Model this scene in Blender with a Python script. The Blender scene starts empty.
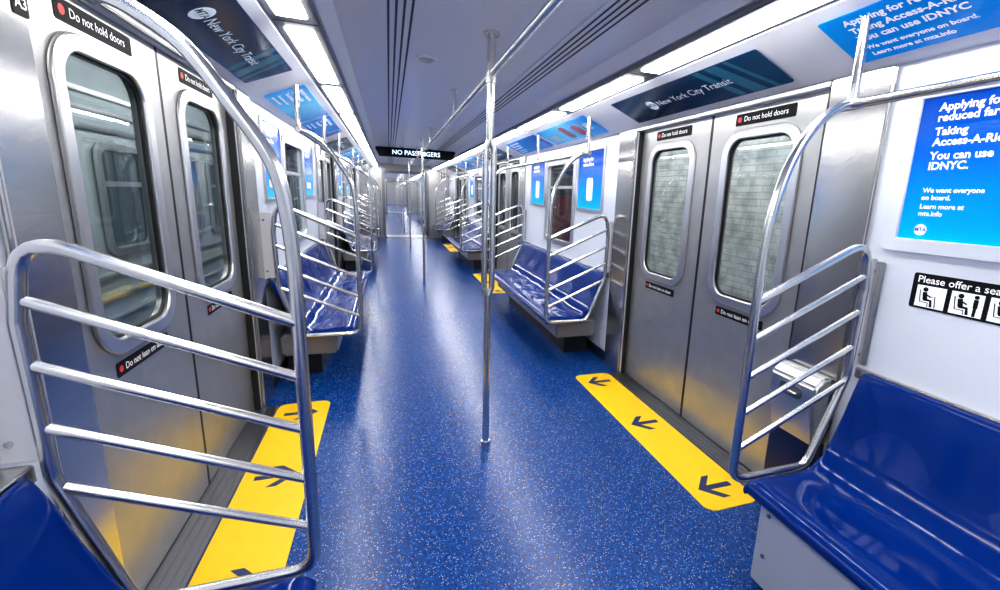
import bpy, bmesh, math, random
from mathutils import Vector, Matrix
random.seed(4)
sc = bpy.context.scene
col = sc.collection
PI = math.pi
try:
    sc.view_settings.view_transform = 'Standard'
    sc.view_settings.exposure = -0.2
    for lk in ('Medium High Contrast', 'None'):
        try:
            sc.view_settings.look = lk; break
        except Exception as e:
            print('look', lk, e)
    print('LOOK', sc.view_settings.look)
except Exception as e:
    print(e)

# ------------------------------------------------------------------ materials
def mat(name, c, rough=.5, metal=0., var=.06, vscale=6., stretch=(1, 1, 1), bump=0., bscale=60., coat=0., emis=None, estr=0., spec=.5):
    m = bpy.data.materials.new(name); m.use_nodes = True
    nt = m.node_tree; N = nt.nodes; L = nt.links
    b = N['Principled BSDF']
    b.inputs['Roughness'].default_value = rough
    b.inputs['Metallic'].default_value = metal
    b.inputs['Specular IOR Level'].default_value = spec
    b.inputs['Coat Weight'].default_value = coat
    b.inputs['Coat Roughness'].default_value = .08
    tc = N.new('ShaderNodeTexCoord'); mp = N.new('ShaderNodeMapping')
    mp.inputs['Scale'].default_value = stretch
    L.new(tc.outputs['Object'], mp.inputs['Vector'])
    nz = N.new('ShaderNodeTexNoise'); nz.inputs['Scale'].default_value = vscale; nz.inputs['Detail'].default_value = 4
    L.new(mp.outputs[0], nz.inputs['Vector'])
    mx = N.new('ShaderNodeMix'); mx.data_type = 'RGBA'
    mx.inputs[6].default_value = (*[max(0, k*(1-var)) for k in c], 1)
    mx.inputs[7].default_value = (*[min(1, k*(1+var)) for k in c], 1)
    L.new(nz.outputs['Fac'], mx.inputs[0]); L.new(mx.outputs[2], b.inputs['Base Color'])
    if bump:
        n2 = N.new('ShaderNodeTexNoise'); n2.inputs['Scale'].default_value = bscale
        L.new(mp.outputs[0], n2.inputs['Vector'])
        bp = N.new('ShaderNodeBump'); bp.inputs['Strength'].default_value = bump; bp.inputs['Distance'].default_value = .002
        L.new(n2.outputs['Fac'], bp.inputs['Height']); L.new(bp.outputs[0], b.inputs['Normal'])
    if emis:
        b.inputs['Emission Color'].default_value = (*emis, 1); b.inputs['Emission Strength'].default_value = estr
    return m

def glow_print_mat(name, stops, axis, lo, hi, estr, spec=.5):
    """a print with added glow: a colour gradient along one object axis"""
    m = bpy.data.materials.new(name); m.use_nodes = True
    nt = m.node_tree; N = nt.nodes; L = nt.links; b = N['Principled BSDF']
    tc = N.new('ShaderNodeTexCoord'); sp = N.new('ShaderNodeSeparateXYZ'); L.new(tc.outputs['Object'], sp.inputs[0])
    mr = N.new('ShaderNodeMapRange'); mr.inputs[1].default_value = lo; mr.inputs[2].default_value = hi
    L.new(sp.outputs[axis], mr.inputs[0])
    r = N.new('ShaderNodeValToRGB'); e = r.color_ramp.elements
    e[0].position = stops[0][0]; e[0].color = (*stops[0][1], 1); e[1].position = stops[-1][0]; e[1].color = (*stops[-1][1], 1)
    for p, c in stops[1:-1]:
        k = e.new(p); k.color = (*c, 1)
    L.new(mr.outputs[0], r.inputs[0])
    L.new(r.outputs[0], b.inputs['Base Color']); L.new(r.outputs[0], b.inputs['Emission Color'])
    b.inputs['Emission Strength'].default_value = estr; b.inputs['Roughness'].default_value = .18
    b.inputs['Specular IOR Level'].default_value = spec
    return m

M = {}
M['tube'] = mat('polished_steel_tube', (.62, .62, .61), .25, 1., .04)
M['rail'] = mat('satin_steel_tube', (.66, .66, .65), .27, 1., .04)
M['brushed'] = mat('brushed_steel', (.41, .41, .41), .34, .72, .16, 8., (1, 1, 14), .12, 40)
M['pillar'] = mat('pillar_steel', (.54, .535, .53), .19, .95, .10, 8., (1, 1, 14), .06, 40)
M['frame'] = mat('window_frame_steel', (.64, .64, .65), .28, .9, .04)
M['cover'] = mat('satin_cover_steel', (.50, .50, .51), .30, .9, .04)
M['darksteel'] = mat('dark_steel', (.22, .22, .24), .35, 1., .08)
M['wall'] = mat('pale_wall_panel', (.76, .79, .86), .32, 0., .02)
M['ceil'] = mat('ceiling_panel', (.86, .86, .91), .30, 0., .02, 2)
M['slot'] = mat('vent_slot_shadow', (.06, .06, .07), .6)
M['lampframe'] = mat('light_trim', (.18, .18, .20), .4)
M['seat'] = mat('glossy_blue_plastic', (.0006, .024, .180), .09, 0., .05, 3, spec=.19)
M['seatdark'] = mat('navy_panel_paint', (.002, .012, .06), .3)
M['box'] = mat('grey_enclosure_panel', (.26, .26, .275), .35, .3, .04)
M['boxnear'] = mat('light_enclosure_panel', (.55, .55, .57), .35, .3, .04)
M['black'] = mat('black_rubber_and_gap_shade', (.012, .012, .014), .5)
M['label'] = mat('black_label_film', (.008, .008, .010), .6, spec=.15)
M['white'] = mat('white_print', (.9, .9, .92), .5, var=.01, emis=(1, 1, 1), estr=.25)
M['dimwhite'] = mat('blue_grey_print', (.74, .84, .94), .5, var=.01, emis=(.8, .9, 1), estr=.2)
M['red'] = mat('red_print', (.60, .03, .03), .5)
M['maroon'] = mat('maroon_board', (.26, .015, .02), .5)
M['navy'] = glow_print_mat('navy_panel', [(0, (.003, .012, .035)), (.5, (.005, .028, .080)), (1, (.010, .060, .14))], 0, -.7, .7, .12, .22)
M['teal'] = mat('teal_graphic', (.03, .15, .24), .2, spec=.2, emis=(.02, .12, .2), estr=.15)
M['navyprint'] = mat('navy_print', (.01, .03, .07), .3)
M['blueprint'] = mat('blue_print', (.0, .16, .55), .3)
M['yellow'] = mat('yellow_floor_vinyl', (.95, .57, .006), .40, 0., .06, 9, bump=.15, bscale=220)
M['arrow'] = mat('navy_arrow_print', (.006, .018, .10), .4)
M['adblue'] = glow_print_mat('blue_poster', [(0, (.0, .42, .84)), (.28, (.0, .22, .66)), (.6, (.0, .095, .46)), (1, (.0, .045, .30))], 1, -.26, .26, .5, .2)
M['adcyan'] = glow_print_mat('cyan_poster', [(0, (.02, .30, .70)), (.5, (.10, .50, .80)), (1, (.0, .20, .60))], 0, -.64, .64, .35, .3)
M['adcard'] = glow_print_mat('blue_card', [(0, (.0, .24, .66)), (1, (.0, .11, .46))], 0, -.64, .64, .35, .3)
M['adpink'] = mat('rosy_print', (.60, .22, .28), .4, 0., .5, 8)
M['adpale'] = mat('pale_blue_print', (.55, .75, .88), .4, 0., .3, 9)
M['grey'] = mat('grey_plastic', (.50, .50, .53), .45)
M['bellows'] = mat('grey_bellows', (.22, .22, .24), .6)
M['tunnel'] = mat('dark_tunnel_concrete', (.06, .07, .075), .8, 0., .4, 2)
M['sidesteel'] = mat('corrugated_train_steel', (.42, .47, .48), .5, .35, .3, 3)
M['litpane'] = mat('lit_far_window', (.010, .018, .022), .12, 0., .9, 4, emis=(.08, .17, .19), estr=.2)
M['lamp'] = mat('lamp_diffuser', (.95, .96, 1.), .4, 0., .0, emis=(1., .985, .95), estr=31.)
M['lampfar'] = mat('far_lamp_diffuser', (.95, .96, 1.), .4, 0., .0, emis=(1., .99, .965), estr=15.)
M['lamp2'] = mat('tunnel_tube', (.95, 1., .98), .4, 0., .0, emis=(.95, 1., .98), estr=34.)
M['led'] = mat('led_lettering', (.6, .75, 1.), .4, 0., .0, emis=(.62, .80, 1.), estr=2.6)

def floor_mat():
    m = bpy.data.materials.new('speckled_blue_rubber'); m.use_nodes = True
    nt = m.node_tree; N = nt.nodes; L = nt.links; b = N['Principled BSDF']
    tc = N.new('ShaderNodeTexCoord')
    def math_(op, a, bv):
        n = N.new('ShaderNodeMath'); n.operation = op
        L.new(a, n.inputs[0])
        if isinstance(bv, (int, float)): n.inputs[1].default_value = bv
        else: L.new(bv, n.inputs[1])
        return n.outputs[0]
    def fleck(scale, dist, chan, thr):
        v = N.new('ShaderNodeTexVoronoi'); v.inputs['Scale'].default_value = scale
        L.new(tc.outputs['Object'], v.inputs['Vector'])
        s = N.new('ShaderNodeSeparateColor'); L.new(v.outputs['Color'], s.inputs[0])
        return math_('MULTIPLY', math_('LESS_THAN', v.outputs['Distance'], dist), math_('GREATER_THAN', s.outputs[chan], thr))
    nz = N.new('ShaderNodeTexNoise'); nz.inputs['Scale'].default_value = 60; nz.inputs['Detail'].default_value = 5
    L.new(tc.outputs['Object'], nz.inputs['Vector'])
    rp = N.new('ShaderNodeValToRGB')
    rp.color_ramp.elements[0].position = .35; rp.color_ramp.elements[0].color = (.0003, .029, .165, 1)
    rp.color_ramp.elements[1].position = .68; rp.color_ramp.elements[1].color = (.0006, .068, .295, 1)
    L.new(nz.outputs['Fac'], rp.inputs[0])
    c = rp.outputs[0]
    for (sc_, d, ch, th, rgb) in ((135, .44, 0, .60, (.0003, .006, .045)), (185, .36, 1, .70, (.002, .13, .46)),
                                  (165, .30, 2, .92, (.32, .50, .72)), (125, .28, 0, .95, (.70, .42, .20))):
        x = N.new('ShaderNodeMix'); x.data_type = 'RGBA'
        L.new(fleck(sc_, d, ch, th), x.inputs[0]); L.new(c, x.inputs[6]); x.inputs[7].default_value = (*rgb, 1)
        c = x.outputs[2]
    L.new(c, b.inputs['Base Color'])
    b.inputs['Roughness'].default_value = .27
    b.inputs['Specular IOR Level'].default_value = .38
    n2 = N.new('ShaderNodeTexNoise'); n2.inputs['Scale'].default_value = 55
    L.new(tc.outputs['Object'], n2.inputs['Vector'])
    bp = N.new('ShaderNodeBump'); bp.inputs['Strength'].default_value = .10; bp.inputs['Distance'].default_value = .002
    L.new(n2.outputs['Fac'], bp.inputs['Height']); L.new(bp.outputs[0], b.inputs['Normal'])
    return m
M['floor'] = floor_mat()

def glass_mat():
    m = bpy.data.materials.new('window_glass'); m.use_nodes = True
    nt = m.node_tree; N = nt.nodes; L = nt.links
    N.remove(N['Principled BSDF']); out = N['Material Output']
    t = N.new('ShaderNodeBsdfTransparent'); t.inputs[0].default_value = (.92, .955, .955, 1)
    g = N.new('ShaderNodeBsdfGlossy'); g.inputs['Roughness'].default_value = .0; g.inputs[0].default_value = (.9, .95, 1, 1)
    f = N.new('ShaderNodeLayerWeight'); f.inputs['Blend'].default_value = .5
    p = N.new('ShaderNodeMath'); p.operation = 'POWER'; p.inputs[1].default_value = 4; L.new(f.outputs['Facing'], p.inputs[0])
    a = N.new('ShaderNodeMath'); a.operation = 'MULTIPLY_ADD'; a.inputs[1].default_value = .40; a.inputs[2].default_value = .045; L.new(p.outputs[0], a.inputs[0])
    x = N.new('ShaderNodeMixShader'); L.new(a.outputs[0], x.inputs[0]); L.new(t.outputs[0], x.inputs[1]); L.new(g.outputs[0], x.inputs[2])
    L.new(x.outputs[0], out.inputs['Surface'])
    return m
M['glass'] = glass_mat()

def brick_mat():
    m = bpy.data.materials.new('white_painted_brick'); m.use_nodes = True
    nt = m.node_tree; N = nt.nodes; L = nt.links; b = N['Principled BSDF']
    tc = N.new('ShaderNodeTexCoord'); sp = N.new('ShaderNodeSeparateXYZ'); cb = N.new('ShaderNodeCombineXYZ')
    L.new(tc.outputs['Object'], sp.inputs[0]); L.new(sp.outputs[1], cb.inputs[0]); L.new(sp.outputs[2], cb.inputs[1])
    br = N.new('ShaderNodeTexBrick'); L.new(cb.outputs[0], br.inputs['Vector'])
    br.inputs['Color1'].default_value = (.57, .58, .56, 1); br.inputs['Color2'].default_value = (.46, .475, .46, 1)
    br.inputs['Mortar'].default_value = (.35, .36, .35, 1); br.inputs['Scale'].default_value = 1.
    br.inputs['Brick Width'].default_value = .20; br.inputs['Row Height'].default_value = .06; br.inputs['Mortar Size'].default_value = .006
    br.inputs['Mortar Smooth'].default_value = .6
    nz = N.new('ShaderNodeTexNoise'); nz.inputs['Scale'].default_value = 7.; nz.inputs['Detail'].default_value = 7
    L.new(tc.outputs['Object'], nz.inputs['Vector'])
    rp = N.new('ShaderNodeValToRGB'); rp.color_ramp.elements[0].position = .32; rp.color_ramp.elements[0].color = (.55, .57, .56, 1); rp.color_ramp.elements[1].position = .62
    L.new(nz.outputs['Fac'], rp.inputs[0])
    mx = N.new('ShaderNodeMix'); mx.data_type = 'RGBA'; mx.blend_type = 'MULTIPLY'; mx.inputs[0].default_value = 1
    L.new(br.outputs['Color'], mx.inputs[6]); L.new(rp.outputs[0], mx.inputs[7])
    L.new(mx.outputs[2], b.inputs['Base Color']); b.inputs['Roughness'].default_value = .7
    return m
M['brick'] = brick_mat()

# ------------------------------------------------------------------ helpers
def finish(me, ang=35):
    for p in me.polygons: p.use_smooth = True
    try: me.set_sharp_from_angle(angle=math.radians(ang))
    except Exception: pass

def link(name, me, m, parent=None, matrix=None):
    if m is not None:
        me.materials.clear(); me.materials.append(m)
    o = bpy.data.objects.new(name, me); col.objects.link(o)
    if parent is not None: o.parent = parent
    if matrix is not None: o.matrix_local = matrix
    return o

def obj(name, bm, m, parent=None, matrix=None, ang=35):
    bmesh.ops.recalc_face_normals(bm, faces=bm.faces[:])
    me = bpy.data.meshes.new(name); bm.to_mesh(me); bm.free(); finish(me, ang)
    return link(name, me, m, parent, matrix)

def box(bm, x0, x1, y0, y1, z0, z1):
    v = [bm.verts.new((x, y, z)) for x in (x0, x1) for y in (y0, y1) for z in (z0, z1)]
    for f in ((0, 1, 3, 2), (4, 6, 7, 5), (0, 4, 5, 1), (2, 3, 7, 6), (0, 2, 6, 4), (1, 5, 7, 3)):
        bm.faces.new([v[i] for i in f])

def rbox(x0, x1, y0, y1, z0, z1, w=.004, seg=2):
    bm = bmesh.new(); box(bm, x0, x1, y0, y1, z0, z1)
    bmesh.ops.bevel(bm, geom=bm.edges[:], offset=w, segments=seg, affect='EDGES', clamp_overlap=True)
    return bm
def sbox(s, x0, x1, *a, **k):
    lo, hi = sorted((s*x0, s*x1)); return rbox(lo, hi, *a, **k)

def fillet(pts, r, n=6):
    pts = [Vector(p) for p in pts]; out = [pts[0]]
    for i in range(1, len(pts)-1):
        a, b, c = pts[i-1], pts[i], pts[i+1]
        u = (a-b).normalized(); w = (c-b).normalized()
        ang = u.angle(w)
        if ang > PI-.02: out.append(b); continue
        d = min(r/math.tan(ang/2), (a-b).length*.48, (c-b).length*.48)
        p0 = b+u*d; p1 = b+w*d
        for k in range(n+1):
            t = k/n
            out.append(p0*(1-t)**2+b*2*t*(1-t)+p1*t*t)
    out.append(pts[-1]); return out

def tube(bm, pts, r, seg=14, closed=False):
    pts = [Vector(p) for p in pts]; n = len(pts)
    t0 = (pts[1]-pts[0]).normalized()
    up = Vector((0, 0, 1)) if abs(t0.z) < .9 else Vector((0, 1, 0))
    nrm = (up-t0*up.dot(t0)).normalized(); prev = t0; rings = []
    for i, p in enumerate(pts):
        if i == 0: t = t0
        elif i == n-1: t = (pts[-1]-pts[-2]).normalized()
        else: t = ((pts[i+1]-p).normalized()+(p-pts[i-1]).normalized()).normalized()
        q = prev.rotation_difference(t); nrm = q @ nrm; nrm = (nrm-t*nrm.dot(t)).normalized(); prev = t
        bn = t.cross(nrm)
        rings.append([bm.verts.new(p+(nrm*math.cos(2*PI*k/seg)+bn*math.sin(2*PI*k/seg))*r) for k in range(seg)])
    for a, b in zip(rings, rings[1:]):
        for k in range(seg): bm.faces.new((a[k], a[(k+1) % seg], b[(k+1) % seg], b[k]))
    bm.faces.new(rings[0][::-1]); bm.faces.new(rings[-1])

def tubes(*paths, seg=14):
    bm = bmesh.new()
    for p, r in paths: tube(bm, p, r, seg)
    return bm

def cyl(p0, p1, r, seg=20): return tubes(([p0, p1], r), seg=seg)

def extrude_profile(pts, y0, y1, closed=False):
    bm = bmesh.new()
    a = [bm.verts.new((x, y0, z)) for x, z in pts]; b = [bm.verts.new((x, y1, z)) for x, z in pts]
    n = len(pts)
    for i in range(n if closed else n-1):
        j = (i+1) % n; bm.faces.new((a[i], a[j], b[j], b[i]))
    if closed: bm.faces.new(a[::-1]); bm.faces.new(b)
    return bm

def rrect(x0, x1, y0, y1, r, n=8):
    out = []
    for cx, cy, a0 in ((x1-r, y1-r, 0), (x0+r, y1-r, 90), (x0+r, y0+r, 180), (x1-r, y0+r, 270)):
        for k in range(n+1):
            a = math.radians(a0+90*k/n); out.append((cx+r*math.cos(a), cy+r*math.sin(a)))
    return out
def rect(x0, x1, y0, y1): return [(x0, y0), (x1, y0), (x1, y1), (x0, y1)]
def circle(cx, cy, r, n=24): return [(cx+r*math.cos(2*PI*k/n), cy+r*math.sin(2*PI*k/n)) for k in range(n)]

def eval_mesh(data):
    o = bpy.data.objects.new('temp', data); col.objects.link(o)
    dg = bpy.context.evaluated_depsgraph_get(); dg.update()
    me = bpy.data.meshes.new_from_object(o.evaluated_get(dg))
    bpy.data.objects.remove(o)
    return me

def plate(name, loops, t, m, parent=None, matrix=None, z=0., bevel=0.):
    """flat plate in the local xy plane from outlines (inner outlines are holes), from z to z+t"""
    cu = bpy.data.curves.new(name, 'CURVE'); cu.dimensions = '2D'; cu.fill_mode = 'BOTH'
    cu.extrude = max(t/2-bevel, 0); cu.bevel_depth = bevel; cu.bevel_resolution = 1
    for L in loops:
        sp = cu.splines.new('POLY'); sp.points.add(len(L)-1)
        for p, q in zip(sp.points, L): p.co = (q[0], q[1], 0, 1)
        sp.use_cyclic_u = True
    me = eval_mesh(cu); bpy.data.curves.remove(cu)
    me.transform(Matrix.Translation((0, 0, z+t/2))); me.name = name; finish(me)
    return link(name, me, m, parent, matrix)

def text(name, s, x, y, size, m, parent, z=.004, align='LEFT', bold=.012):
    cu = bpy.data.curves.new(name, 'FONT'); cu.body = s; cu.size = size; cu.align_x = align; cu.align_y = 'CENTER'
    cu.offset = bold*size; cu.resolution_u = 3
    me = eval_mesh(cu); bpy.data.curves.remove(cu); me.name = name
    me.transform(Matrix.Translation((x, y, z)))
    return link(name, me, m, parent)

def tag(o, label=None, cat=None, group=None, kind=None):
    if label: o['label'] = label
    if cat: o['category'] = cat
    if group: o['group'] = group
    if kind: o['kind'] = kind
    return o
def thing(name, label, cat, matrix, group=None):
    o = bpy.data.objects.new(name, None); col.objects.link(o); o.empty_display_size = .1
    o.matrix_world = matrix
    return tag(o, label, cat, group)
def struct(o, label=None, cat=None): return tag(o, label, cat, kind='structure')

def copy_tree(o, parent=None, matrix=None):
    c = o.copy(); col.objects.link(c); c.parent = parent
    if matrix is not None: c.matrix_world = matrix
    for ch in [k for k in bpy.data.objects if k.parent == o]: copy_tree(ch, c)
    return c

def side_m(s, x, y, z):          # a frame on a side wall: local x along reading direction, y up, z into the car
    return Matrix(((0, 0, -s, s*x), (-s, 0, 0, y), (0, 1, 0, z), (0, 0, 0, 1)))
CA, CB = Vector((1.34, 2.06)), Vector((.985, 2.205))       # the sloping cove from wall to lights
cu_ = (CB-CA).normalized()
def cove_m(s, y, off=.004):
    c = (CA+CB)/2; a, b = -cu_.x, cu_.y                     # a outward run, b rise
    n = Vector((-s*b, 0, -a)); up = Vector((-s*a, 0, b)); xd = Vector((0, -s, 0))
    p = Vector((s*c.x, y, c.y))+n*off
    return Matrix(((xd.x, up.x, n.x, p.x), (xd.y, up.y, n.y, p.y), (xd.z, up.z, n.z, p.z), (0, 0, 0, 1)))
def place(s, x, y, z=0.): return Matrix.Translation((s*x, y, z)) @ Matrix.Rotation(0 if s > 0 else PI, 4, 'Z')
SIDE = {1: 'right', -1: 'left'}
ORD = ['nearest', 'second', 'third', 'fourth', 'fifth', 'sixth', 'seventh', 'eighth', 'ninth', 'tenth', 'eleventh', 'twelfth', 'thirteenth', 'fourteenth']

# ------------------------------------------------------------------ layout
S = 5.1
YD = [2.44, 2.44+S, 2.44+2*S]
MID = [2.44-S/2, 2.44+S/2, 2.44+1.5*S]
Y0, YE, YG, YF, YG2, YF2 = -2.0, 15.4, 16.3, 33.0, 33.9, 52.0
HL = .83

# ------------------------------------------------------------------ setting
def floor_piece(y0, y1, hw=1.46, m='floor', z=0.):
    bm = bmesh.new(); box(bm, -hw, hw, y0, y1, -.04, z)
    return struct(obj('floor', bm, M[m]))
floor_piece(Y0, YE); floor_piece(YG, YF); floor_piece(YG2, YF2)
floor_piece(YE, YG, .8, 'frame', .004); floor_piece(YF, YG2, .8, 'frame', .004)
prof = [(1.42, 2.06), (1.34, 2.06), (.985, 2.205), (.97, 2.24), (.79, 2.24), (.775, 2.24), (.72, 2.30)]
prof = prof+[(-x, z) for x, z in prof[::-1]]
for a, b in ((Y0, YE), (YG, YF), (YG2, YF2)): struct(obj('ceiling', extrude_profile(prof, a, b), M['ceil'], ang=20))

nwin = 0
def window_unit(s, y, label):
    global nwin; nwin += 1
    w = plate('window_%d' % nwin, [rrect(-.47, .47, .96, 1.92, .08), rrect(-.42, .42, 1.01, 1.87, .05)], .022, M['frame'], None, side_m(s, 1.372, y, 0), 0, .006)
    struct(w, label, 'window')
    plate('glass', [rrect(-.43, .43, 1.0, 1.88, .05)], .006, M['glass'], w, None, -.02)
    plate('transom_bar', [rect(-.43, .43, 1.60, 1.63)], .012, M['frame'], w, None, -.012)

XZ = lambda y: Matrix(((1, 0, 0, 0), (0, 0, -1, y), (0, 1, 0, 0), (0, 0, 0, 1)))
for s in (1, -1):
    loops = [rect(min(-s*Y0, -s*YE), max(-s*Y0, -s*YE), -.03, 2.065)]
    for y in YD: loops.append(rect(-s*y-HL-.005, -s*y+HL+.005, 0, 2.035))
    for y in MID[1:]: loops.append(rrect(-s*y-.43, -s*y+.43, 1.0, 1.88, .05))
    struct(plate('wall_'+SIDE[s], loops, .03, M['wall'], None, side_m(s, 1.40, 0, 0)))
    for i, y in enumerate(MID[1:]):
        window_unit(s, y, 'train window over the %s bench %s' % (SIDE[s], ('beyond the nearest doors', 'beyond the second pair of doors')[i]))
    for a, b in ((YG, YF), (YG2, YF2)):
        struct(plate('wall_far_'+SIDE[s], [rect(min(-s*a, -s*b), max(-s*a, -s*b), -.03, 2.065)], .03, M['wall'], None, side_m(s, 1.40, 0, 0)))
struct(plate('wall_back', [rect(-1.42, 1.42, -.03, 2.31)], .03, M['wall'], None, XZ(Y0)))
struct(plate('wall_far', [rect(-1.42, 1.42, -.03, 2.31)], .03, M['brushed'], None, XZ(YF2)))
ntrim = 0
def trim(o, label=None):
    global ntrim; ntrim += 1
    o.name = 'trim_%d' % ntrim
    return struct(o, label)
hole = rrect(-.66, .66, .0, 2.05, .12)
for y in (YE, YG+.03, YF, YG2+.03):
    struct(plate('wall_end', [rect(-1.42, 1.42, -.03, 2.31), hole], .03, M['brushed'], None, XZ(y)))
for y in (YE, YF):
    trim(plate('trim', [rrect(-.71, .71, .0, 2.10, .14), rrect(-.64, .64, .005, 2.03, .10)], .03, M['darksteel'], None, XZ(y-.035), 0, .006))
for (ya, yb) in ((YE, YG), (YF, YG2)):
    for s in (1, -1):                      # gangway bellows
        pts = [(s*(.70 if k % 2 == 0 else .76), ya+.02+k*(yb-ya-.04)/12) for k in range(13)]
        bm = bmesh.new()
        lo = [bm.verts.new((x, y, 0)) for x, y in pts]; hi = [bm.verts.new((x, y, 2.06)) for x, y in pts]
        for i in range(len(pts)-1): bm.faces.new((lo[i], lo[i+1], hi[i+1], hi[i]))
        struct(obj('wall_gangway_'+SIDE[s], bm, M['bellows'], ang=10))
    bm = bmesh.new(); box(bm, -.8, .8, ya, yb, 2.06, 2.09)
    struct(obj('ceiling', bm, M['bellows']))

for s in (1, -1):
    for y in YD:
        for d in (1, -1):              # steel door pillars
            far = 1.035 if (s == -1 and d == -1 and y == YD[0]) else 1.12
            a, b = sorted((y+d*(HL+.012), y+d*far))
            trim(obj('trim', sbox(s, 1.345, 1.369, a, b, 0, 2.058, .010, seg=3), M['pillar']))
            a, b = sorted((y+d*(HL-.012), y+d*(HL+.004)))
            trim(obj('trim', sbox(s, 1.368, 1.402, a, b, .01, 2.034, .003), M['black']))  # black strip put in for the shade of the gap beside the leaf
        trim(obj('trim', sbox(s, 1.348, 1.369, y-HL-.01, y+HL+.01, 2.036, 2.059, .004), M['brushed']))
        bm = bmesh.new(); a, b = sorted((s*1.275, s*1.46)); box(bm, a, b, y-HL-.03, y+HL+.03, 0, .010)
        for k in range(3):
            a, b = sorted((s*(1.293+.035*k), s*(1.303+.035*k))); box(bm, a, b, y-HL-.02, y+HL+.02, .010, .014)
        trim(obj('trim', bm, M['darksteel']))
    for y in (16.6, 21.7, 26.8, 31.9, 36.5, 41.6, 46.7):   # steel door bays of the farther cars
        trim(obj('trim', sbox(s, 1.35, 1.369, y-1.1, y+1.1, 0, 2.05, .006), M['brushed']))
    for i, y in enumerate(MID):                      # ledge over the bench backs and baseboard
        trim(obj('trim', sbox(s, 1.300 if (s == -1 and i == 0) else 1.349, 1.3695, y-1.40, y+1.372, .80, .846, .004), M['rail']))
        struct(obj('baseboard_'+SIDE[s], sbox(s, 1.357, 1.369, y-1.42, y+1.42, 0, .10, .003), M['darksteel']))

# ------------------------------------------------------------------ doors
proto_leaf = None; nd = 0
def make_leaf(label):
    p = plate('door_1', [rect(-.404, .404, .016, 2.05), rrect(-.235, .235, .955, 1.875, .10)], .034, M['brushed'], None, None, -.034)
    tag(p, label, 'door', None, 'structure')
    plate('window_frame', [rrect(-.279, .279, .911, 1.918, .142, 10), rrect(-.236, .236, .954, 1.876, .10, 10)], .016, M['frame'], p, None, .0, .007)
    plate('window_gasket', [rrect(-.240, .240, .950, 1.880, .104, 10), rrect(-.220, .220, .970, 1.860, .086, 10)], .008, M['black'], p, None, -.010)
    plate('window_glass', [rrect(-.238, .238, .95, 1.878, .10, 10)], .006, M['glass'], p, None, -.022)
    for d in (1, -1): plate('edge_seal', [rect(d*.408-.006, d*.408+.006, .016, 2.05)], .03, M['black'], p, None, -.030)
    t = plate('warning_sticker', [rrect(-.21, .21, 1.945, 2.01, .008, 3)], .0015, M['label'], p, None, .0005)
    plate('symbol', [circle(-.178, 1.978, .015)], .001, M['red'], t, None, .0022)
    text('lettering', 'Do not hold doors', -.145, 1.978, .040, M['white'], t, .0035, bold=0)
    t = plate('warning_sticker', [rrect(-.19, .19, .828, .880, .006, 3)], .0015, M['label'], p, None, .0005)
    plate('symbol', [circle(-.165, .854, .012)], .001, M['red'], t, None, .0022)
    text('lettering', 'Do not lean on door', -.140, .854, .035, M['white'], t, .0035, bold=0)
    return p
for s in (1, -1):
    for i, y in enumerate(YD):
        for d in (-1, 1):
            nd += 1
            lab = '%s sliding steel door leaf of the %s doorway in the %s wall' % (('nearer', 'farther')[(d+1)//2], ('nearest', 'second', 'third')[i], SIDE[s])
            mm = side_m(s, 1.404, y+d*.415, 0)
            if proto_leaf is None:
                proto_leaf = make_leaf(lab); proto_leaf.matrix_world = mm
            else:
                c = copy_tree(proto_leaf, None, mm); c.name = 'door_%d' % nd; c['label'] = lab

# ------------------------------------------------------------------ benches
def catmull(P, n=4):
    out = []
    for i in range(len(P)-1):
        p0 = P[max(i-1, 0)]; p1 = P[i]; p2 = P[i+1]; p3 = P[min(i+2, len(P)-1)]
        for k in range(n):
            t = k/n
            out.append(tuple(.5*((2*p1[j])+(-p0[j]+p2[j])*t+(2*p0[j]-5*p1[j]+4*p2[j]-p3[j])*t*t+(-p0[j]+3*p1[j]-3*p2[j]+p3[j])*t**3) for j in (0, 1)))
    out.append(P[-1]); return out
OX = 1.05
def smooth(t): t = max(0., min(1., t)); return t*t*(3-2*t)
def bench_shell(Lh, seats):
    top = catmull([(1.346, .838), (1.332, .832), (1.306, .77), (1.262, .64), (1.215, .525), (1.15, .455), (1.06, .43), (.95, .436), (.86, .445), (.81, .436), (.785, .412), (.795, .385)])
    under = [(.83, .372), (1.13, .372), (1.19, .45), (1.29, .70), (1.346, .80)]
    bm = bmesh.new(); rings = []
    ys = [(-Lh, 1), (-Lh+.006, .5), (-Lh+.016, 0)]
    n = seats*12
    for k in range(1, n): ys.append((-Lh+2*Lh*k/n, 0))
    ys += [(Lh-.016, 0), (Lh-.006, .5), (Lh, 1)]
    for y, e in ys:
        t = (y+Lh)/(2*Lh)*seats % 1.0
        w = .5-.5*math.cos(2*PI*t)
        ring = []
        for (x, z) in top:
            pan = smooth(1-abs(x-1.04)/.24) if z < .5 else 0; back = smooth(1-abs(z-.63)/.26) if x > 1.14 else 0
            ring.append(bm.verts.new((x-OX+.006*w*back, y, z-.007*w*pan-.012*e)))
        for (x, z) in under: ring.append(bm.verts.new((x-OX, y, z)))
        rings.append(ring)
    m_ = len(rings[0])
    for a, b in zip(rings, rings[1:]):
        for k in range(m_): bm.faces.new((a[k], a[(k+1) % m_], b[(k+1) % m_], b[k]))
    bm.faces.new(rings[0]); bm.faces.new(rings[-1][::-1])
    return bm
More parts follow.
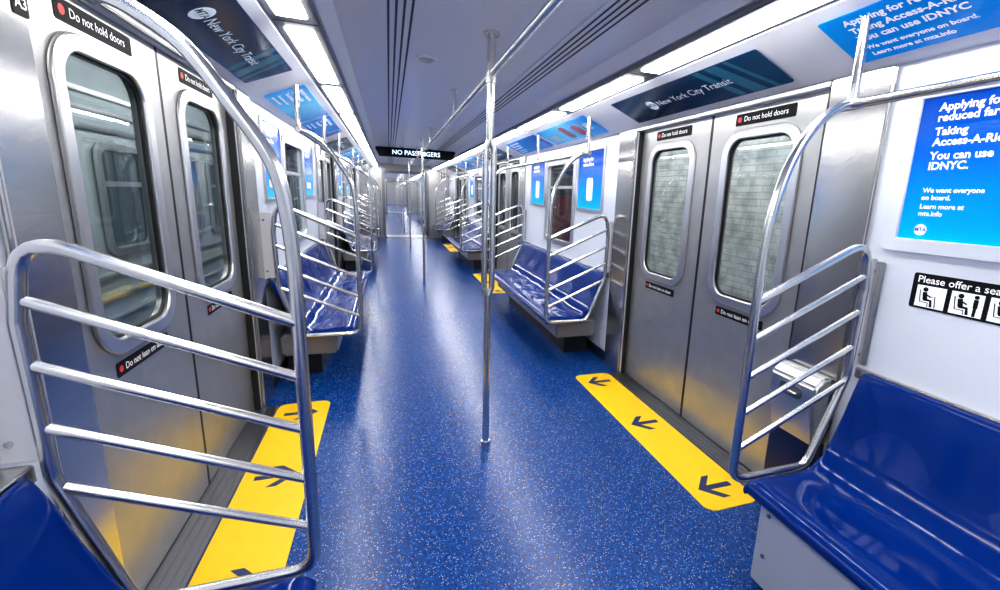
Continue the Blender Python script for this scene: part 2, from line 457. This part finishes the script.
def make_bench(Lh, seats, front, inset, near=False):
    r = thing('bench', '', 'bench', place(1, OX, 0), 'blue benches along the car walls')
    obj('seat_shell', bench_shell(Lh, seats), M['seat'], r, ang=50)
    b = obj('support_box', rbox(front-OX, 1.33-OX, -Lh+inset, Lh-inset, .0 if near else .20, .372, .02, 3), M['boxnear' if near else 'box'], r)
    if near:
        for yy in (-Lh+.09, Lh-.09):
            for zz in (.15, .33): obj('bolt', cyl((front+.001-OX, yy, zz), (front-.005-OX, yy, zz), .009, 8), M['darksteel'], b)
    else:
        obj('toe_kick', rbox(front+.14-OX, 1.32-OX, -Lh+inset+.14, Lh-inset-.14, 0, .202, .004), M['black'], r)
    return r
def bench_at(proto, s, y, label, dx=0.):
    if not proto.get('label'): c = proto; c.matrix_world = place(s, OX-dx, y)
    else: c = copy_tree(proto, None, place(s, OX-dx, y))
    c['label'] = label
LAB = ['nearest the camera', 'between the first and second doorways', 'between the second and third doorways']
bN = make_bench(1.33, 6, .84, .03, True); bA = make_bench(1.33, 6, .93, .10); bB = make_bench(.66, 3, .93, .10)
for s in (1, -1):
    for i, y in enumerate(MID): bench_at(bN if i == 0 else bA, s, y, 'glossy blue moulded bench along the %s wall %s' % (SIDE[s], LAB[i]), .05 if (s == -1 and i == 0) else 0)
    bench_at(bB, s, 14.55, 'short blue bench along the %s wall beside the open gangway' % SIDE[s])
    for i, y in enumerate((19.2, 24.3)):
        bench_at(bA, s, y, 'far blue bench on the %s in the next car, %s one beyond the gangway' % (SIDE[s], ('first', 'second')[i]))

# ------------------------------------------------------------------ grab screens
def make_screen(PX, WX):
    r = thing('grab_screen', '', 'grab rail', place(1, OX, 0), 'steel grab screens at the bench ends')
    def P(L): return [(x-OX, 0, z) for x, z in L]
    post = fillet(P([(1.10, .405), (PX, .405), (PX, 1.30)]), .07)[:-1]+P(catmull([(PX, 1.30), (PX+.007, 1.42), (PX+.03, 1.55), (.848, 1.68), (.925, 1.79), (1.01, 1.852), (1.062, 1.871)], 5))
    obj('post', tubes((post, .0175)), M['tube'], r)
    loop = fillet(P([(PX, 1.15), (WX-.025, 1.15+.44*(WX-.025-PX)), (WX+.002, 1.18), (WX-.005, .80), (1.165, .405), (1.05, .405)]), .075)
    obj('frame', tubes((loop, .0165)), M['tube'], r)
    for k in range(1, 5):
        z0 = 1.15-.152*k; x1 = WX-.001-(.0 if k < 4 else .012)
        obj('rail', tubes((P([(PX, z0), (x1, z0+.44*(x1-PX))]), .0125)), M['rail'], r)
    ep = obj('end_panel', rbox(WX+.006-OX, 1.368-OX, -.007, .007, .85, 1.31, .004), M['grey'], r)
    for zz in (.90, 1.26):
        for d in (-1, 1): obj('bolt', cyl(((WX+1.366)/2+.012-OX, d*.006, zz), ((WX+1.366)/2+.012-OX, d*.012, zz), .008, 8), M['rail'], ep)
    obj('wall_flange', rbox(1.356-OX, 1.3685-OX, -.045, .045, .86, 1.30, .004), M['rail'], r)
    return r
scr = {1: make_screen(.77, 1.325), -1: make_screen(.742, 1.283)}
def screen_at(s, y, label):
    p = scr[s]
    if not p.get('label'): c = p; c.matrix_world = place(s, OX, y)
    else: c = copy_tree(p, None, place(s, OX, y))
    c['label'] = label
for s in (1, -1):
    n = SIDE[s]
    screen_at(s, MID[0]+1.38, 'slanting steel rails at the end of the nearest %s bench' % n)
    screen_at(s, MID[1]-1.38, 'steel grab screen just beyond the nearest %s doorway' % n)
    screen_at(s, MID[1]+1.38, 'steel grab screen just before the second %s doorway' % n)
    screen_at(s, MID[2]-1.38, 'steel grab screen just beyond the second %s doorway' % n)
    screen_at(s, MID[2]+1.38, 'steel grab screen just before the third %s doorway' % n)
    screen_at(s, 14.55-.71, 'steel grab screen just beyond the third %s doorway' % n)
    for i, y in enumerate((19.2-1.38, 24.3-1.38)):
        screen_at(s, y, 'tiny steel grab screen on the %s in the next car, %s beyond the gangway' % (n, ('first', 'second')[i]))

# overhead handrails above the benches
HX = 1.083
def make_hand(Lh):
    r = thing('handrail', '', 'handrail', place(1, HX, 0), 'overhead handrails along the benches')
    obj('rail', tubes(([(0, -Lh, 1.875), (0, Lh, 1.875)], .0165)), M['tube'], r)
    for y in (-Lh, 0, Lh):
        obj('drop_post', cyl((0, y, 1.875), (0, y, 2.163), .0165), M['tube'], r)
        obj('clamp', tubes(([(0, y-.035, 1.875), (0, y+.035, 1.875)], .0205)), M['rail'], r)
    return r
hand = make_hand(1.38); hand2 = make_hand(.71)
for s in (1, -1):
    for i, y in enumerate(MID+[14.55]):
        p = hand if i < 3 else hand2
        if p.get('label'): c = copy_tree(p, None, place(s, HX, y))
        else: c = p; c.matrix_world = place(s, HX, y)
        c['label'] = 'overhead steel handrail above the %s bench %s' % (SIDE[s], (LAB+['beside the gangway'])[i])

# ------------------------------------------------------------------ centre poles and rail
def make_pole():
    r = thing('grab_pole', '', 'pole', Matrix.Translation((0, 0, 0)), 'grab poles down the middle of the aisle')
    obj('upper_tube', cyl((0, 0, 1.78), (0, 0, 2.30), .0195), M['tube'], r)
    obj('lower_tube', cyl((0, 0, 0), (0, 0, .94), .0195), M['tube'], r)
    for d in (1, -1):
        pts = fillet([(0, 0, .90), (0, 0, .93), (d*.022, 0, .985), (d*.022, 0, 1.735), (0, 0, 1.79), (0, 0, 1.82)], .05)
        obj('split_tube', tubes((pts, .0165)), M['tube'], r)
    obj('base_flange', tubes(([(0, 0, 0), (0, 0, .040)], .027), seg=24), M['rail'], r)
    obj('top_flange', tubes(([(0, 0, 2.285), (0, 0, 2.30)], .042), seg=24), M['rail'], r)
    obj('clamp', tubes(([(0, 0, 2.06), (0, 0, 2.15)], .026), seg=18), M['rail'], r)
    return r
pole = make_pole()
pl = ['vertical steel pole with a split middle standing nearest, mid aisle', 'second vertical steel pole down the aisle', 'third vertical steel pole down the aisle']
pl += ['steel pole beyond the gangway in the farther cars, %s from this car' % k for k in ('first', 'second', 'third', 'fourth', 'fifth')]
for i, y in enumerate(YD+[18.2, 21.7, 26.8, 31.0, 38.]):
    c = pole if i == 0 else copy_tree(pole)
    c.matrix_world = Matrix.Translation((0, y, 0)); c['label'] = pl[i]
rl = ['overhead centre rail above and before the nearest pole', 'long overhead centre rail between the first and second poles', 'short overhead centre rail between the second pole and the hanging display', 'overhead centre rail beyond the hanging display']
for i, (a, b, drops) in enumerate(((.54, 2.414, [1.04]), (2.466, 7.514, [3.84, 6.14]), (7.566, 9.10, [8.94]), (9.32, 12.614, [11.24]))):
    r = thing('overhead_rail', rl[i], 'handrail', Matrix.Translation((0, a, 2.105)), 'overhead rails down the middle of the car')
    obj('rail', tubes(([(0, 0, 0), (0, b-a, 0)], .0165)), M['tube'], r)
    for d in drops:
        obj('drop_post', cyl((0, d-a, 0), (0, d-a, .195), .013), M['tube'], r)
        obj('ceiling_flange', cyl((0, d-a, .183), (0, d-a, .195), .03), M['rail'], r)

# ------------------------------------------------------------------ ceiling lights
def make_light():
    r = thing('ceiling_light', '', 'light', Matrix.Translation((0, 0, 0)), 'ceiling light strips')
    h = 1.275/2-.085
    obj('housing', rbox(-.095, .095, -1.275/2+.003, 1.275/2-.003, .004, .034, .004), M['lampframe'], r)
    obj('diffuser', rbox(-.060, .060, -h, h, -.003, .006, .003), M['lamp'], r)
    return r
lt = make_light(); first = True
for s in (1, -1):
    for k in range(13):
        y = 2.44-1.275*2.5+1.275*k
        c = lt if first else copy_tree(lt); first = False
        c.matrix_world = Matrix.Translation((s*.88, y, 2.204))
        c['label'] = 'white ceiling light strip on the %s, %s from the camera end' % (SIDE[s], ORD[k].replace('nearest', 'first'))
for s in (1, -1):
    for i, (a, b) in enumerate(((YG, YF), (YG2, YF2))):
        r = thing('ceiling_light', 'long white light strip on the %s in the %s car' % (SIDE[s], ('next', 'farthest')[i]), 'light', Matrix.Translation((s*.88, (a+b)/2, 2.204)))
        obj('diffuser', rbox(-.060, .060, -7.8, 7.8, -.006, .034, .006), M['lampfar'], r)

for s in (1, -1):
    r = thing('air_vent', 'long slotted air vent in the ceiling %s of the centre rail' % SIDE[s], 'vent', Matrix.Translation((s*.44, 7.0, 2.299)))
    obj('frame', rbox(-.085, .085, -8.2, 8.2, -.008, .0, .003), M['ceil'], r)
    for k in (-1.5, -.5, .5, 1.5):
        bm = bmesh.new(); box(bm, k*.034-.0055, k*.034+.0055, -8.1, 8.1, -.0095, -.0075); obj('slot', bm, M['slot'], r)
r = thing('sensor_dome', 'small round dome on the ceiling left of the nearest pole', 'sensor', Matrix.Translation((-.27, 3.05, 2.30)))
bm = bmesh.new(); bmesh.ops.create_uvsphere(bm, u_segments=24, v_segments=12, radius=.05)
for v in bm.verts: v.co.z = v.co.z*.6 if v.co.z < 0 else 0
obj('dome', bm, M['grey'], r)
obj('base', cyl((0, 0, -.012), (0, 0, 0), .062), M['ceil'], r)

# ------------------------------------------------------------------ floor markings
arrow = [(-.10, 0), (-.012, .092), (.036, .092), (-.036, .018), (.105, .018), (.105, -.018), (-.036, -.018), (.036, -.092), (-.012, -.092)]
fm = None
for s in (1, -1):
    for i, y in enumerate(YD):
        mm = Matrix.Translation((s*1.107, y, 0)) @ Matrix.Rotation(0 if s > 0 else PI, 4, 'Z')
        lab = 'yellow arrow marking on the floor at the %s doorway on the %s' % (('nearest', 'second', 'third')[i], SIDE[s])
        if fm is None:
            fm = thing('floor_marking', lab, 'floor marking', mm, 'yellow door markings')
            plate('yellow_field', [rrect(-.162, .162, -.885, .885, .06, 6)], .002, M['yellow'], fm, None, .0005)
            for d in (-.72, 0, .72): plate('arrow', [[(a, b+d) for a, b in arrow]], .001, M['arrow'], fm, None, .0026)
        else:
            c = copy_tree(fm, None, mm); c['label'] = lab

# ------------------------------------------------------------------ cove panels
def city_panel(s, y, label):
    r = thing('cove_sign', label, 'sign', cove_m(s, y), 'dark transit signs above the doors')
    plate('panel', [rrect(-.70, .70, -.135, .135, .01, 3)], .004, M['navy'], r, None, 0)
    for x, w_ in ((.36, .05), (.46, .09), (.60, .03)):
        plate('stripe', [[(x, -.13), (x+w_, -.13), (x+w_-.12, .13), (x-.12, .13)]], .0006, M['teal'], r, None, .0042)
    l = plate('logo', [circle(-.33, .0, .048)], .001, M['dimwhite'], r, None, .0045)
    text('logo_lettering', 'MTA', -.33, 0, .044, M['navyprint'], l, .0065, 'CENTER', .02)
    text('lettering', 'New York City Transit', -.265, 0, .072, M['dimwhite'], r, .0055, bold=0)
    return r
for s in (1, -1):
    for i, y in enumerate(YD):
        city_panel(s, y+(.10 if s == -1 else 0), 'dark navy sign with white lettering above the %s doorway on the %s' % (('nearest', 'second', 'third')[i], SIDE[s]))
def cove_card(s, y, w, m, label, lines=None, blob=None):
    r = thing('cove_advertisement', label, 'advertisement', cove_m(s, y), 'advertising cards in the cove')
    plate('card', [rrect(-w/2, w/2, -.135, .135, .008, 3)], .004, m, r, None, 0)
    for (t, x, yy, sz) in lines or []: text('lettering', t, -w/2+x, yy, sz, M['white'], r, .0055, bold=.03)
    for (x, yy, ww, hh, mm) in blob or []: plate('picture', [rrect(-w/2+x, -w/2+x+ww, yy, yy+hh, min(ww, hh)*.3, 4)], .001, M[mm], r, None, .0045)
    return r
L5 = [('Applying for reduced fare', .08, .094, .042), ('Taking Access-A-Ride', .08, .046, .042), ('You can use IDNYC', .08, -.002, .042),
      ('We want everyone on board.', .08, -.056, .029), ('Learn more at mta.info', .08, -.096, .029)]
cove_card(1, .78, 1.30, M['adcard'], 'blue advertising card with white writing above the nearest right bench', L5)
cove_card(-1, .78, 1.30, M['adcard'], 'blue advertising card above the nearest left bench', None)
bl = [(.1, -.09, .25, .10, 'adpale'), (.55, -.1, .14, .2, 'adpink'), (.8, -.1, .18, .17, 'adpink'), (1.05, -.05, .12, .10, 'adpale')]
names = [['first card', 'second card'], ['third card', 'fourth card']]
for s in (1, -1):
    for i, y in enumerate(MID[1:]):
        for k, d in enumerate((-.70, .70)):
            cove_card(s, y+d, 1.28, M['adcyan' if k == 0 else 'adcard'], 'pale blue picture card in the %s cove beyond the nearest doors, %s' % (SIDE[s], names[i][k]),
                      L5 if s == -1 or k == 1 else None, bl if (s == 1 and k == 0) else None)

# ------------------------------------------------------------------ wall advertisements
def wall_ad(s, y, w, z0, z1, label, lines=(), blobs=(), fr=.03, bold=.03):
    r = thing('wall_advertisement', label, 'advertisement', side_m(s, 1.3695, y, (z0+z1)/2), 'blue wall advertisements')
    h = (z1-z0)/2
    plate('frame', [rrect(-w/2-fr, w/2+fr, -h-fr, h+fr, .02, 4), rrect(-w/2, w/2, -h, h, .008, 3)], .016, M['frame'] if fr < .04 else M['wall'], r, None, 0, .004)
    plate('poster', [rect(-w/2-.004, w/2+.004, -h-.004, h+.004)], .006, M['adblue'], r, None, .001)
    for (t, x, yy, sz) in lines: text('lettering', t, -w/2+x, yy, sz, M['white'], r, .0085, bold=bold)
    for (x, yy, ww, hh) in blobs: plate('picture', [rrect(-w/2+x, -w/2+x+ww, yy, yy+hh, min(ww, hh)*.2, 3)], .001, M['white'], r, None, .0075)
    return r
r = wall_ad(1, .925, .57, 1.40, 1.915, 'large blue advertisement with white writing above the nearest right bench',
            [('Applying for', .062, .215, .038), ('reduced fare', .062, .179, .038), ('Taking', .062, .131, .038), ('Access-A-Ride', .062, .095, .038), ('You can use', .062, .047, .038), ('IDNYC.', .062, .011, .038),
             ('We want everyone', .062, -.075, .024), ('on board.', .062, -.101, .024), ('Learn more at', .062, -.133, .024), ('mta.info', .062, -.159, .024)], (), .045)
l = plate('logo', [circle(-.205, -.218, .021)], .001, M['white'], r, None, .0075)
text('logo_lettering', 'MTA', -.205, -.218, .019, M['blueprint'], l, .009, 'CENTER', .02)
for s in (1, -1):
    for i, y in enumerate(MID[1:]):
        for d, tx in ((-.84, 'beyond the %s' % ('nearest', 'second')[i]), (.84, 'before the %s' % ('second', 'third')[i])):
            wall_ad(s, y+d, .58, 1.40, 1.96, 'blue wall poster on the %s just %s doorway' % (SIDE[s], tx),
                    [('Applying for', .10, .20, .05), ('reduced fare', .10, .15, .05)], [(.22, -.20, .14, .22)] if s == 1 else [(.12, -.2, .26, .06)], .02)

# courtesy sign
r = thing('courtesy_sign', 'black sign with three seat pictograms under the large blue advertisement', 'sign', side_m(1, 1.3695, .905, 1.215))
plate('panel', [rrect(-.215, .215, -.066, .066, .008, 3)], .002, M['label'], r, None, 0)
text('lettering', 'Please offer a seat', -.20, .043, .036, M['white'], r, .0035, bold=.01)
def stroke(name, pts, w, t):       # a bent line of constant width as one polygon
    L, R = [], []
    for i, p in enumerate(pts):
        a = Vector(pts[max(i-1, 0)]); b = Vector(pts[min(i+1, len(pts)-1)]); d = (b-a).normalized(); n = Vector((-d.y, d.x))
        L.append(tuple(Vector(p)+n*w/2)); R.append(tuple(Vector(p)-n*w/2))
    plate(name, [L+R[::-1]], .001, M['label'], t, None, .0034)
def fig(k, x):
    t = plate('pictogram', [rect(x-.048, x+.048, -.058, .022)], .001, M['white'], r, None, .0022)
    B = M['label']
    plate('head', [circle(x-.018, .008, .0085, 14)], .001, B, t, None, .0034)
    stroke('torso', [(x-.019, -.002), (x-.015, -.030)], .015, t)
    stroke('leg', [(x-.020, -.030), (x+.004, -.031), (x+.007, -.054)], .009, t)
    stroke('arm', [(x-.014, -.010), (x+.003, -.018)], .005, t)
    stroke('seat', [(x-.036, .004), (x-.031, -.040), (x-.004, -.041), (x-.004, -.055)], .003, t)
    if k == 0: stroke('cane', [(x+.004, -.016), (x+.016, -.014), (x+.020, -.055)], .003, t)
    if k == 1:
        plate('standing_head', [circle(x+.027, .012, .007, 14)], .001, B, t, None, .0034)
        stroke('standing_body', [(x+.027, .004), (x+.027, -.026)], .013, t)
        stroke('standing_leg', [(x+.027, -.025), (x+.026, -.056)], .009, t)
    if k == 2:
        plate('child_head', [circle(x+.002, -.006, .006, 12)], .001, B, t, None, .0034)
        stroke('child_body', [(x-.006, -.020), (x+.002, -.012)], .008, t)
for k in range(3): fig(k, -.148+.112*k)

# car number plate and the steel cover beside the right doors
r = thing('number_plate', 'small black plate with white characters high on the left pillar', 'sign', side_m(-1, 1.3445, 1.568, 1.905))
plate('panel', [rrect(-.027, .027, -.028, .028, .006, 3)], .0015, M['label'], r, None, 0)
text('lettering', 'A3', 0, 0, .036, M['white'], r, .003, 'CENTER')
r = thing('equipment_cover', 'shiny steel cover low on the door pillar behind the nearest right rails', 'cover', side_m(1, 1.344, 1.465, .0))
bm = bmesh.new()                      # an angular hood: deep at the top, raked back below
hood = [(0, .76), (.05, .76), (.10, .72), (.10, .60), (.055, .42), (0, .42)]
a = [bm.verts.new((-.125, y, z)) for z, y in hood]; b = [bm.verts.new((.125, y, z)) for z, y in hood]
for i in range(6): bm.faces.new((a[i], a[(i+1) % 6], b[(i+1) % 6], b[i]))
bm.faces.new(a[::-1]); bm.faces.new(b)
bmesh.ops.bevel(bm, geom=bm.edges[:], offset=.012, segments=3, affect='EDGES', clamp_overlap=True)
obj('hood', bm, M['cover'], r)
plate('lower_panel', [rrect(-.12, .12, .012, .43, .02, 4)], .05, M['seatdark'], r, None, .0, .008)
plate('latch_plate', [rrect(-.06, .06, .635, .69, .02, 6)], .004, M['darksteel'], r, None, .0995, .001)
obj('latch_handle', tubes((fillet([(-.04, .662, .102), (-.04, .662, .118), (.04, .662, .118), (.04, .662, .102)], .010), .006)), M['rail'], r)

# destination display hung across the aisle
r = thing('display_sign', 'dark display reading NO PASSENGERS hung across the ceiling far down the car', 'sign', XZ(9.2))
plate('case', [[(-.72, 2.255), (-.66, 2.125), (.66, 2.125), (.72, 2.255), (.70, 2.272), (-.70, 2.272)]], .10, M['label'], r, None, -.05, .01)
for d in (-.25, .25): obj('hanger', cyl((d, 2.27, 0), (d, 2.299, 0), .02), M['grey'], r)
text('lettering', 'NO PASSENGERS', 0, 2.193, .116, M['led'], r, .056, 'CENTER', -.004)

# ------------------------------------------------------------------ outside
bm = bmesh.new(); box(bm, 2.6, 2.7, -3, 6.0, -1.2, 4)
struct(obj('wall_station', bm, M['brick']))
bm = bmesh.new(); box(bm, 2.9, 3.0, 6.0, 30, -1.2, 4)
struct(obj('wall_tunnel_right', bm, M['tunnel']))
r = thing('red_board', 'dull red board outside the right window beyond the nearest doors', 'board', Matrix.Translation((2.80, 8.9, -1.2)))
obj('panel', rbox(-.02, .02, -.9, .6, 1.6, 2.75, .01), M['maroon'], r)
for d in (-.6, .3): obj('leg', rbox(-.02, .02, d-.03, d+.03, 0, 1.62, .005), M['darksteel'], r)
bm = bmesh.new(); box(bm, 1.8, 3.0, -3, 30, -1.3, -1.2)
struct(obj('floor_tunnel', bm, M['tunnel']))
bm = bmesh.new(); box(bm, -4.2, -4.1, -3, 17, -1.2, 4)
struct(obj('wall_tunnel', bm, M['tunnel']))
bm = bmesh.new(); box(bm, -4.2, -1.7, -3, 17, 2.83, 2.95)
struct(obj('ceiling_tunnel', bm, M['tunnel']))
bm = bmesh.new(); box(bm, -4.2, -1.7, -3, 17, -1.2, -1.0)
struct(obj('floor_tunnel', bm, M['tunnel']))
r = thing('neighbouring_train', 'grey steel train standing outside the left windows', 'train', Matrix.Translation((-3.0, 6, -1.0)))
FR = Matrix(((0, 0, 1, 0), (1, 0, 0, 0), (0, 1, 0, 0), (0, 0, 0, 1)))
loops = [rect(-9, 10, .0, 3.5)]
for k in range(14): loops.append(rrect(-8.6+1.3*k, -7.75+1.3*k, 1.85, 2.75, .1, 4))
plate('body', loops, .05, M['sidesteel'], r, FR)
for k in range(14):
    w_ = plate('window_pane', [rect(-8.62+1.3*k, -7.73+1.3*k, 1.83, 2.77)], .01, M['litpane'], r, FR, -.02)
    plate('window_rim', [rrect(-8.66+1.3*k, -7.69+1.3*k, 1.79, 2.81, .14, 5), rrect(-8.60+1.3*k, -7.75+1.3*k, 1.85, 2.75, .1, 5)], .03, M['frame'], w_, None, .065)
    plate('window_bar', [rect(-8.61+1.3*k, -7.74+1.3*k, 2.42, 2.47)], .02, M['frame'], w_, None, .03)
for z in (.4, .6, .8, 1.0, 1.2, 1.4, 1.6, 2.9, 3.05, 3.2): obj('rib', rbox(.045, .085, -9, 10, z, z+.04, .008), M['frame'], r)
for i, y in enumerate((1.0, 3.1, 4.8, 6.4, 9)):
    r = thing('tunnel_column', 'steel column with a fluorescent lamp outside the left windows, %s along the tunnel' % ORD[i].replace('nearest', 'first'), 'column', Matrix.Translation((-2.25, y, -1.0)))
    bm = bmesh.new(); box(bm, -.05, .05, -.04, -.03, 0, 3.83); box(bm, -.05, .05, .03, .04, 0, 3.83); box(bm, -.006, .006, -.032, .032, 0, 3.83)
    obj('beam', bm, M['sidesteel'], r)
    b = obj('batten', rbox(.05, .11, -.52, .52, 3.55, 3.62, .01), M['grey'], r)
    obj('lamp_tube', cyl((.14, -.5, 3.58), (.14, .5, 3.58), .03), M['lamp2'], b)
def area(x, y, z, dr, en, label):  # added area light for the view outside, not a visible fitting
    la = bpy.data.lights.new('fill_light', 'AREA'); la.energy = en; la.shape = 'RECTANGLE'; la.size = 2.2; la.size_y = .2; la.color = (1, 1, 1)
    o = bpy.data.objects.new('fill_light', la); col.objects.link(o)
    xa = Vector((0, 1, 0)); zd = -Vector(dr).normalized(); ya = zd.cross(xa)
    o.matrix_world = Matrix(((xa.x, ya.x, zd.x, x), (xa.y, ya.y, zd.y, y), (xa.z, ya.z, zd.z, z), (0, 0, 0, 1)))
    tag(o, label, 'light')
for i, (y, en) in enumerate(((2.4, 30), (4.6, 30), (9.0, 9))):
    area(1.75, y, 2.6, (.8, 0, -1.0), en, 'added fill light outside the right windows, %s along the brick wall' % ORD[i])  # fill added to brighten the walls seen through the right windows
for i, y in enumerate((3.6, 6.0, 8.6)):
    area(-1.75, y, 2.7, (-1., 0, -1.1), 22, 'added fill light outside the left windows brightening the grey train, %s along' % ORD[i])  # fill added to brighten the train side behind the left windows

# ------------------------------------------------------------------ world + camera
w = bpy.data.worlds.new('World'); sc.world = w; w.use_nodes = True
w.node_tree.nodes['Background'].inputs[0].default_value = (.25, .35, .6, 1)
w.node_tree.nodes['Background'].inputs[1].default_value = .06

PX0, PY0, F = 549., 290., 447.
Yv = Vector((389-PX0, 190-PY0, F)).normalized()
Dv = Vector((-94, 2140, F)).normalized(); Dv = (Dv-Yv*Dv.dot(Yv)).normalized()
Xv = Dv.cross(Yv)
right = Vector((Xv.x, Yv.x, -Dv.x)); up = -Vector((Xv.y, Yv.y, -Dv.y)); fw = Vector((Xv.z, Yv.z, -Dv.z))
cam = bpy.data.cameras.new('camera'); cam.sensor_width = 36; cam.lens = F/1000*36
cam.shift_x = -(PX0-500)/1000; cam.shift_y = (PY0-295)/1000
cam.clip_start = .02; cam.clip_end = 200
co = bpy.data.objects.new('camera', cam); col.objects.link(co)
loc = Vector((-.51, 0, 1.5))
co.matrix_world = Matrix(((right.x, up.x, -fw.x, loc.x), (right.y, up.y, -fw.y, loc.y), (right.z, up.z, -fw.z, loc.z), (0, 0, 0, 1)))
sc.camera = co
